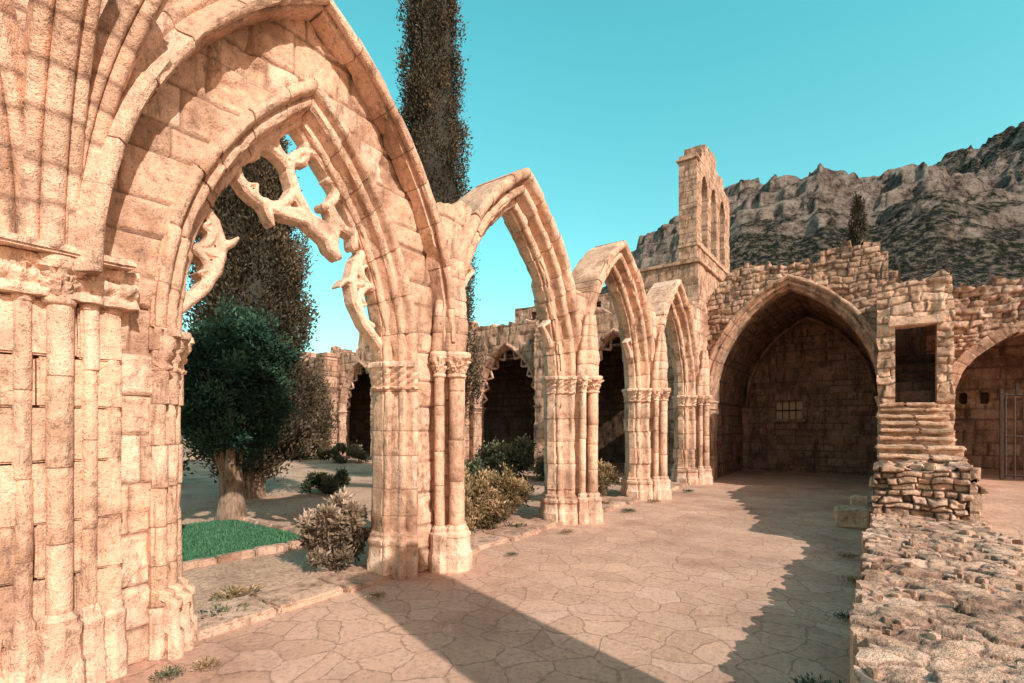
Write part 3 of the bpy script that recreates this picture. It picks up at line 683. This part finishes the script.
lw=sheet('lawn',-8.75,-6.25,1.4,3.95,.035,M_lawn,40,.03,4)
for i in range(6):
    y=1.35+i*.43
    rbox('lawn_edging',-6.25,-6.12,y,y+.41,-.05,.08,M_rub,lw,seed=i,bev=.02,jit=.015)
for i in range(6):
    x=-8.75+i*.42
    rbox('lawn_edging',x,x+.41,3.95,4.07,-.05,.08,M_rub,lw,seed=i,bev=.02,jit=.015)

# ============================================================ VEGETATION
def leaves(name,P,D,L,Wd,tone,mat,parent,R):
    n=len(P);D=D/np.linalg.norm(D,axis=1)[:,None];rd=R.normal(size=(n,3));S=np.cross(D,rd);S/=np.linalg.norm(S,axis=1)[:,None]+1e-9
    L=(L*R.uniform(.6,1.35,n))[:,None];Wd=(Wd*R.uniform(.6,1.3,n))[:,None]
    nb=np.cross(D,S)
    a=P;b=P+D*L*.5+S*Wd*.5+nb*Wd*.15;c=P+D*L;d=P+D*L*.5-S*Wd*.5+nb*Wd*.15
    V=np.stack([a,b,c,d],1).reshape(-1,3);F=np.arange(n*4).reshape(-1,4)
    col=np.repeat(np.stack([np.clip(tone,0,1)]*3,-1),4,0)
    return mk(name,V,F,mat,parent,col,False)
def cypress(x,y,h,rmax,n,seed,z0=.9,mat=None,taper=.45):
    mat=mat or M_cyp
    E=empty('cypress_tree');R=np.random.default_rng(seed)
    tube('trunk',[(x,y,-.1),(x+.04,y,h*.3),(x-.03,y+.03,h*.7),(x,y,h*.93)],[rmax*.2,rmax*.15,.08,.02],M_bark,E,axis='x')
    def prof(t): return rmax*np.minimum(1,(t/.12+.25))*np.clip(1-t,0.0,1)**taper*1.0
    nc=int(n/80);t=R.random(nc)**1.1;ang=R.uniform(0,2*np.pi,nc)
    lump=.70+.64*vn(ang*2.1+40,t*h*1.1,seed);rr=prof(t)*lump*R.uniform(.6,1.03,nc)
    cx=np.stack([x+rr*np.cos(ang),y+rr*np.sin(ang),z0+t*(h-z0)],-1);ct=R.uniform(.0,.8,nc)
    k=R.integers(0,nc,n);q=R.normal(size=(n,3))*np.array([.075,.075,.19])*(rmax/1.1)**.5
    P=cx[k]+q;rad_=P[:,:2]-np.array([x,y]);dr=rad_/(np.linalg.norm(rad_,axis=1)[:,None]+1e-6)
    D=np.stack([dr[:,0]*.6,dr[:,1]*.6,np.ones(n)*.8],-1)+R.normal(size=(n,3))*.5
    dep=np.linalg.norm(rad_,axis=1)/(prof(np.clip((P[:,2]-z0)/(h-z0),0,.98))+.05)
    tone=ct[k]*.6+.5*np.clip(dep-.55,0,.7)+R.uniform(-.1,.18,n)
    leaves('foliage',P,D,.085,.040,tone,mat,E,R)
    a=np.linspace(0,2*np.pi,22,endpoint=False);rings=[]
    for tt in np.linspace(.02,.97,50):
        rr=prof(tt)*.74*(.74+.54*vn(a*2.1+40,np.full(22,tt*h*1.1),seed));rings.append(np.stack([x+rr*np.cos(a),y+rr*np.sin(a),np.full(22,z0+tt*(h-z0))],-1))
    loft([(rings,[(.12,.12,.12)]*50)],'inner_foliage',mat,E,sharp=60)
    return E
cypress(-10.1,9.94,18.5,1.30,115000,11,taper=.55)
cypress(-11.3,5.55,9.2,1.48,125000,12,z0=.7,taper=.55)
cypress(-.75,25.,10.9,.5,9000,13,z0=5)
def bushy(name,x,y,z0,h,r,n,seed,mat,lsz=(.07,.04),trunk=False):
    E=empty(name);R=np.random.default_rng(seed);nc=max(10,int(n/(230 if not trunk else 330)))
    v=R.normal(size=(nc,3));v/=np.linalg.norm(v,axis=1)[:,None];v*=(R.random(nc)**.35)[:,None]*(R.uniform(.75,1.15,nc)[:,None] if trunk else 1)
    C=np.array([x,y,z0+h/2])+v*np.array([r,r,h/2])*.9;ct=R.uniform(0,.8,nc);cr_=R.uniform(.12,.28,nc)*min(r,h)
    k=R.integers(0,nc,n);q=R.normal(size=(n,3));q/=np.linalg.norm(q,axis=1)[:,None];q*=(R.random(n)**.45)[:,None]*(1+.6*(R.random(n)<.15))[:,None]
    P=C[k]+q*cr_[k][:,None]
    m=P[:,2]>0;P=P[m];k=k[m];q=q[m];n=len(P);D=q+R.normal(size=(n,3))*.5+np.array([0,0,.5])
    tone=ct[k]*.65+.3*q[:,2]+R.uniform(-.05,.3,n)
    leaves('foliage',P,D,lsz[0],lsz[1],tone,mat,E,R)
    for i in range(min(nc,16)):
        tube('limb',[(x+v[i,0]*.05,y+v[i,1]*.05,0 if not trunk else z0*.8),tuple((np.array([x,y,z0+h*.2])+C[i])/2),tuple(C[i])],[.05 if trunk else .015,.03 if trunk else .01,.006],M_bark,E,seg=5,sub=3)
    if trunk:
        tube('trunk',[(x,y,-.1),(x+.02,y,.25),(x-.04,y+.02,z0),(x+.02,y,z0+h*.6)],[.29,.21,.18,.08],M_bark,E,seg=10)
        for s in (-1,1): tube('limb',[(x,y,z0*.75),(x+s*.2,y-.1*s,z0+.25),(x+s*.5,y-.2*s,z0+h*.45)],[.11,.08,.03],M_bark,E,seg=8)
    return E
bushy('green_juniper_tree',-8.75,3.95,.72,2.9,1.0,52000,21,M_grn,(.075,.035),True)
bushy('shrub',-4.9,3.3,0,.85,.38,10000,22,M_aga,(.07,.03))
bushy('shrub',-5.0,5.95,0,.82,.46,10000,23,M_shr,(.06,.026))
bushy('shrub',-5.1,6.75,0,.88,.48,10000,24,M_shr,(.06,.026))
bushy('shrub',-4.95,5.2,0,.8,.46,9000,25,M_shr,(.06,.026))
bushy('shrub',-5.9,6.0,0,1.05,.75,10000,35,M_shr,(.07,.03))
bushy('shrub',-6.2,7.3,0,1.1,.7,9000,37,M_shd,(.07,.03))
bushy('shrub',-5.1,9.1,0,.85,.55,8000,26,M_shr,(.07,.03))
bushy('shrub',-5.2,10.2,0,.75,.5,6000,27,M_shr,(.07,.03))
bushy('shrub',-9.0,12.0,0,1.15,1.0,9000,28,M_shd,(.10,.05))
bushy('shrub',-7.4,12.4,0,.9,.8,6000,29,M_shd,(.10,.05))
bushy('shrub',-18.5,13.0,0,.7,1.1,5000,30,M_shd,(.12,.05))
bushy('shrub',-21.5,13.0,0,.7,1.0,5000,31,M_shd,(.12,.05))
bushy('shrub',-15.5,4.2,0,1.6,1.5,9000,32,M_shr,(.14,.06))
bushy('shrub',-5.1,12.6,0,.55,.45,4000,33,M_shr,(.08,.035))
bushy('shrub',-10.5,6.9,0,.5,.6,5000,36,M_shd,(.08,.035))
def weed(x,y,z,s,seed,mat):
    E=empty('weed');R=np.random.default_rng(seed);n=320;a=R.uniform(0,2*np.pi,n);r=R.random(n)*s*.9
    P=np.stack([x+r*np.cos(a),y+r*np.sin(a),np.full(n,z)+R.random(n)*s*.25],-1);D=np.stack([np.cos(a)*.8,np.sin(a)*.8,R.uniform(.2,1.1,n)],-1)+R.normal(size=(n,3))*.3
    leaves('leaves',P,D,s*.2,s*.075,R.random(n),mat,E,R)
for i,(x,y,s) in enumerate(((-3.55,1.45,.10),(-4.35,1.9,.2),(-4.75,2.2,.22),(-4.35,2.25,.12),(-3.72,2.95,.1),(-.28,3.45,.16),(-3.7,6.4,.12),(-3.7,8.6,.15),(-3.75,10.0,.14),(-3.6,4.9,.08),(-4.9,4.2,.2),(-3.65,12,.15),(-.3,7.2,.12),(-3.6,1.25,.1),(-3.4,1.1,.09),(-4.5,6.2,.2),(-4.4,9.1,.2),(-.22,4.9,.1),(-.2,6.1,.12))):
    weed(x,y,0.02,s,i+300,M_shd if i%2 else M_shr)
R=np.random.default_rng(44);n=22000
P=np.stack([R.uniform(-8.7,-6.3,n),R.uniform(1.45,3.9,n),np.full(n,.03)],-1);D=np.stack([R.normal(0,.35,n),R.normal(0,.35,n),np.ones(n)],-1)
leaves('grass',P,D,.045,.011,R.random(n),M_grs,lw,R)

# ============================================================ MOUNTAIN
al=np.array([-60,-30,0,8,11,14.4,17,20.6,24.5,28.2,30,31.6,32.9,34,35.6,37.8,40.6,45.7,55,90.])
e1=np.array([.02,.05,.12,.2,.27,.335,.36,.393,.413,.405,.400,.413,.395,.376,.374,.387,.384,.33,.28,.25])
e2=np.array([.02,.03,.05,.1,.12,.15,.2,.25,.3,.32,.34,.345,.35,.355,.365,.371,.397,.416,.46,.4])
nb=700
be=np.linspace(math.radians(80),math.radians(-45),nb);Dd=np.concatenate([np.linspace(130,430,210),np.linspace(435,950,90)])
B,D=np.meshgrid(be,Dd,indexing='ij');A=np.degrees(TH-B)
E1=np.interp(A,al,e1);E2=np.interp(A,al,e2)
h1=E1*355*sst(D,120,355)*(1-.35*sst(D,360,520));h2=E2*780*sst(D,400,780)
x_=-np.sin(B)*D;y_=np.cos(B)*D
def ridg(x,y,s,o=5):
    t=0;a=.5
    for i in range(o): t=t+a*(1-np.abs(2*vn(x*2**i,y*2**i,s+i)-1));a*=.5
    return t
wx_=x_+14*(fbm(x_/30,y_/30,41,3)-.5);wy_=y_+14*(fbm(x_/30+5,y_/30,43,3)-.5)
rn=ridg(wx_/85,wy_/85,5)-.68;rn2=ridg(wx_/28,wy_/28,9)-.68;rn3=ridg(wx_/9,wy_/9,19,4)-.68
Z=np.maximum(h1,h2);amp=sst(D,150,300)*np.clip(Z/110,0.1,1)
Z=Z+amp*(34*rn*(1-.65*np.exp(-((D-355)/40)**2))+16*rn2+8*rn3)
q=13.;fr=Z/q+1.6*fbm(x_/45,y_/45,3);st=np.floor(fr)+sst(fr-np.floor(fr),.28,.72)
Zt=Z+amp*(st-fr)*q*.55*(.4+1.2*fbm(x_/60,y_/60,13,2))
P=np.stack([x_,y_,Zt-8*(1-sst(D,130,180))],-1);i=np.arange(nb*len(Dd)).reshape(nb,len(Dd))
F=np.stack([i[:-1,:-1].ravel(),i[1:,:-1].ravel(),i[1:,1:].ravel(),i[:-1,1:].ravel()],-1)
lowveg=1-sst(D,225,300)+.5*sst(D,430,520)
mk('mountain',P,F,M_mt,None,np.stack([lowveg]*3,-1))

# ============================================================ LIGHT / SKY / CAMERA
AZ=math.radians(17);EL=math.radians(33)
sd=Vector((math.cos(AZ)*math.cos(EL),-math.sin(AZ)*math.cos(EL),math.sin(EL)))
l=bpy.data.lights.new('sun','SUN');l.energy=5;l.angle=math.radians(.5);l.color=(1,.92,.83)
lo=bpy.data.objects.new('sun',l);sc.collection.objects.link(lo);lo.rotation_euler=(-sd).to_track_quat('-Z','Y').to_euler()
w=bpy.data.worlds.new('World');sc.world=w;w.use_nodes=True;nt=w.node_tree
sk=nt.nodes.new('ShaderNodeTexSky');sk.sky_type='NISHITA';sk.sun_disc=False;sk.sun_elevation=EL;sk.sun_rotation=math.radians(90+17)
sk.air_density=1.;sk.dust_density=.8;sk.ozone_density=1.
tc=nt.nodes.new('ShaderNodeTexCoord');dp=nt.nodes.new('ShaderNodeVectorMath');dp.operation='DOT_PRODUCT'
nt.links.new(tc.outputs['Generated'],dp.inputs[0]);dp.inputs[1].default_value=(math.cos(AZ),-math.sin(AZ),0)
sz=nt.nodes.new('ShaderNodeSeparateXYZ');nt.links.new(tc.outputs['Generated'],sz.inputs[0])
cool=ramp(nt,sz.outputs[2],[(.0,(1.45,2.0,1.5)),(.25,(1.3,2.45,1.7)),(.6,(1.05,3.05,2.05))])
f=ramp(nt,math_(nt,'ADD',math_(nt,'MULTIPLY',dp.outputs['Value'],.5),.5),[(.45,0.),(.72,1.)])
tint=mix(nt,f,cool,(1.75,1.3,.9))  # sun side of the sky tinted warm, added as fill for shaded faces
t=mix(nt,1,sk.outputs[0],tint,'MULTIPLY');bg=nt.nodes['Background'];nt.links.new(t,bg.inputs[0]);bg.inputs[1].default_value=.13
cam=bpy.data.cameras.new('camera');co=bpy.data.objects.new('camera',cam);sc.collection.objects.link(co)
co.location=(0,0,1.6);co.rotation_euler=(math.pi/2,0,TH);cam.sensor_width=36;cam.lens=500/1024*36;cam.shift_y=83.5/1024;cam.clip_end=5000;cam.clip_start=.05
sc.camera=co
sc.view_settings.view_transform='Standard';sc.view_settings.look='None';sc.view_settings.exposure=0
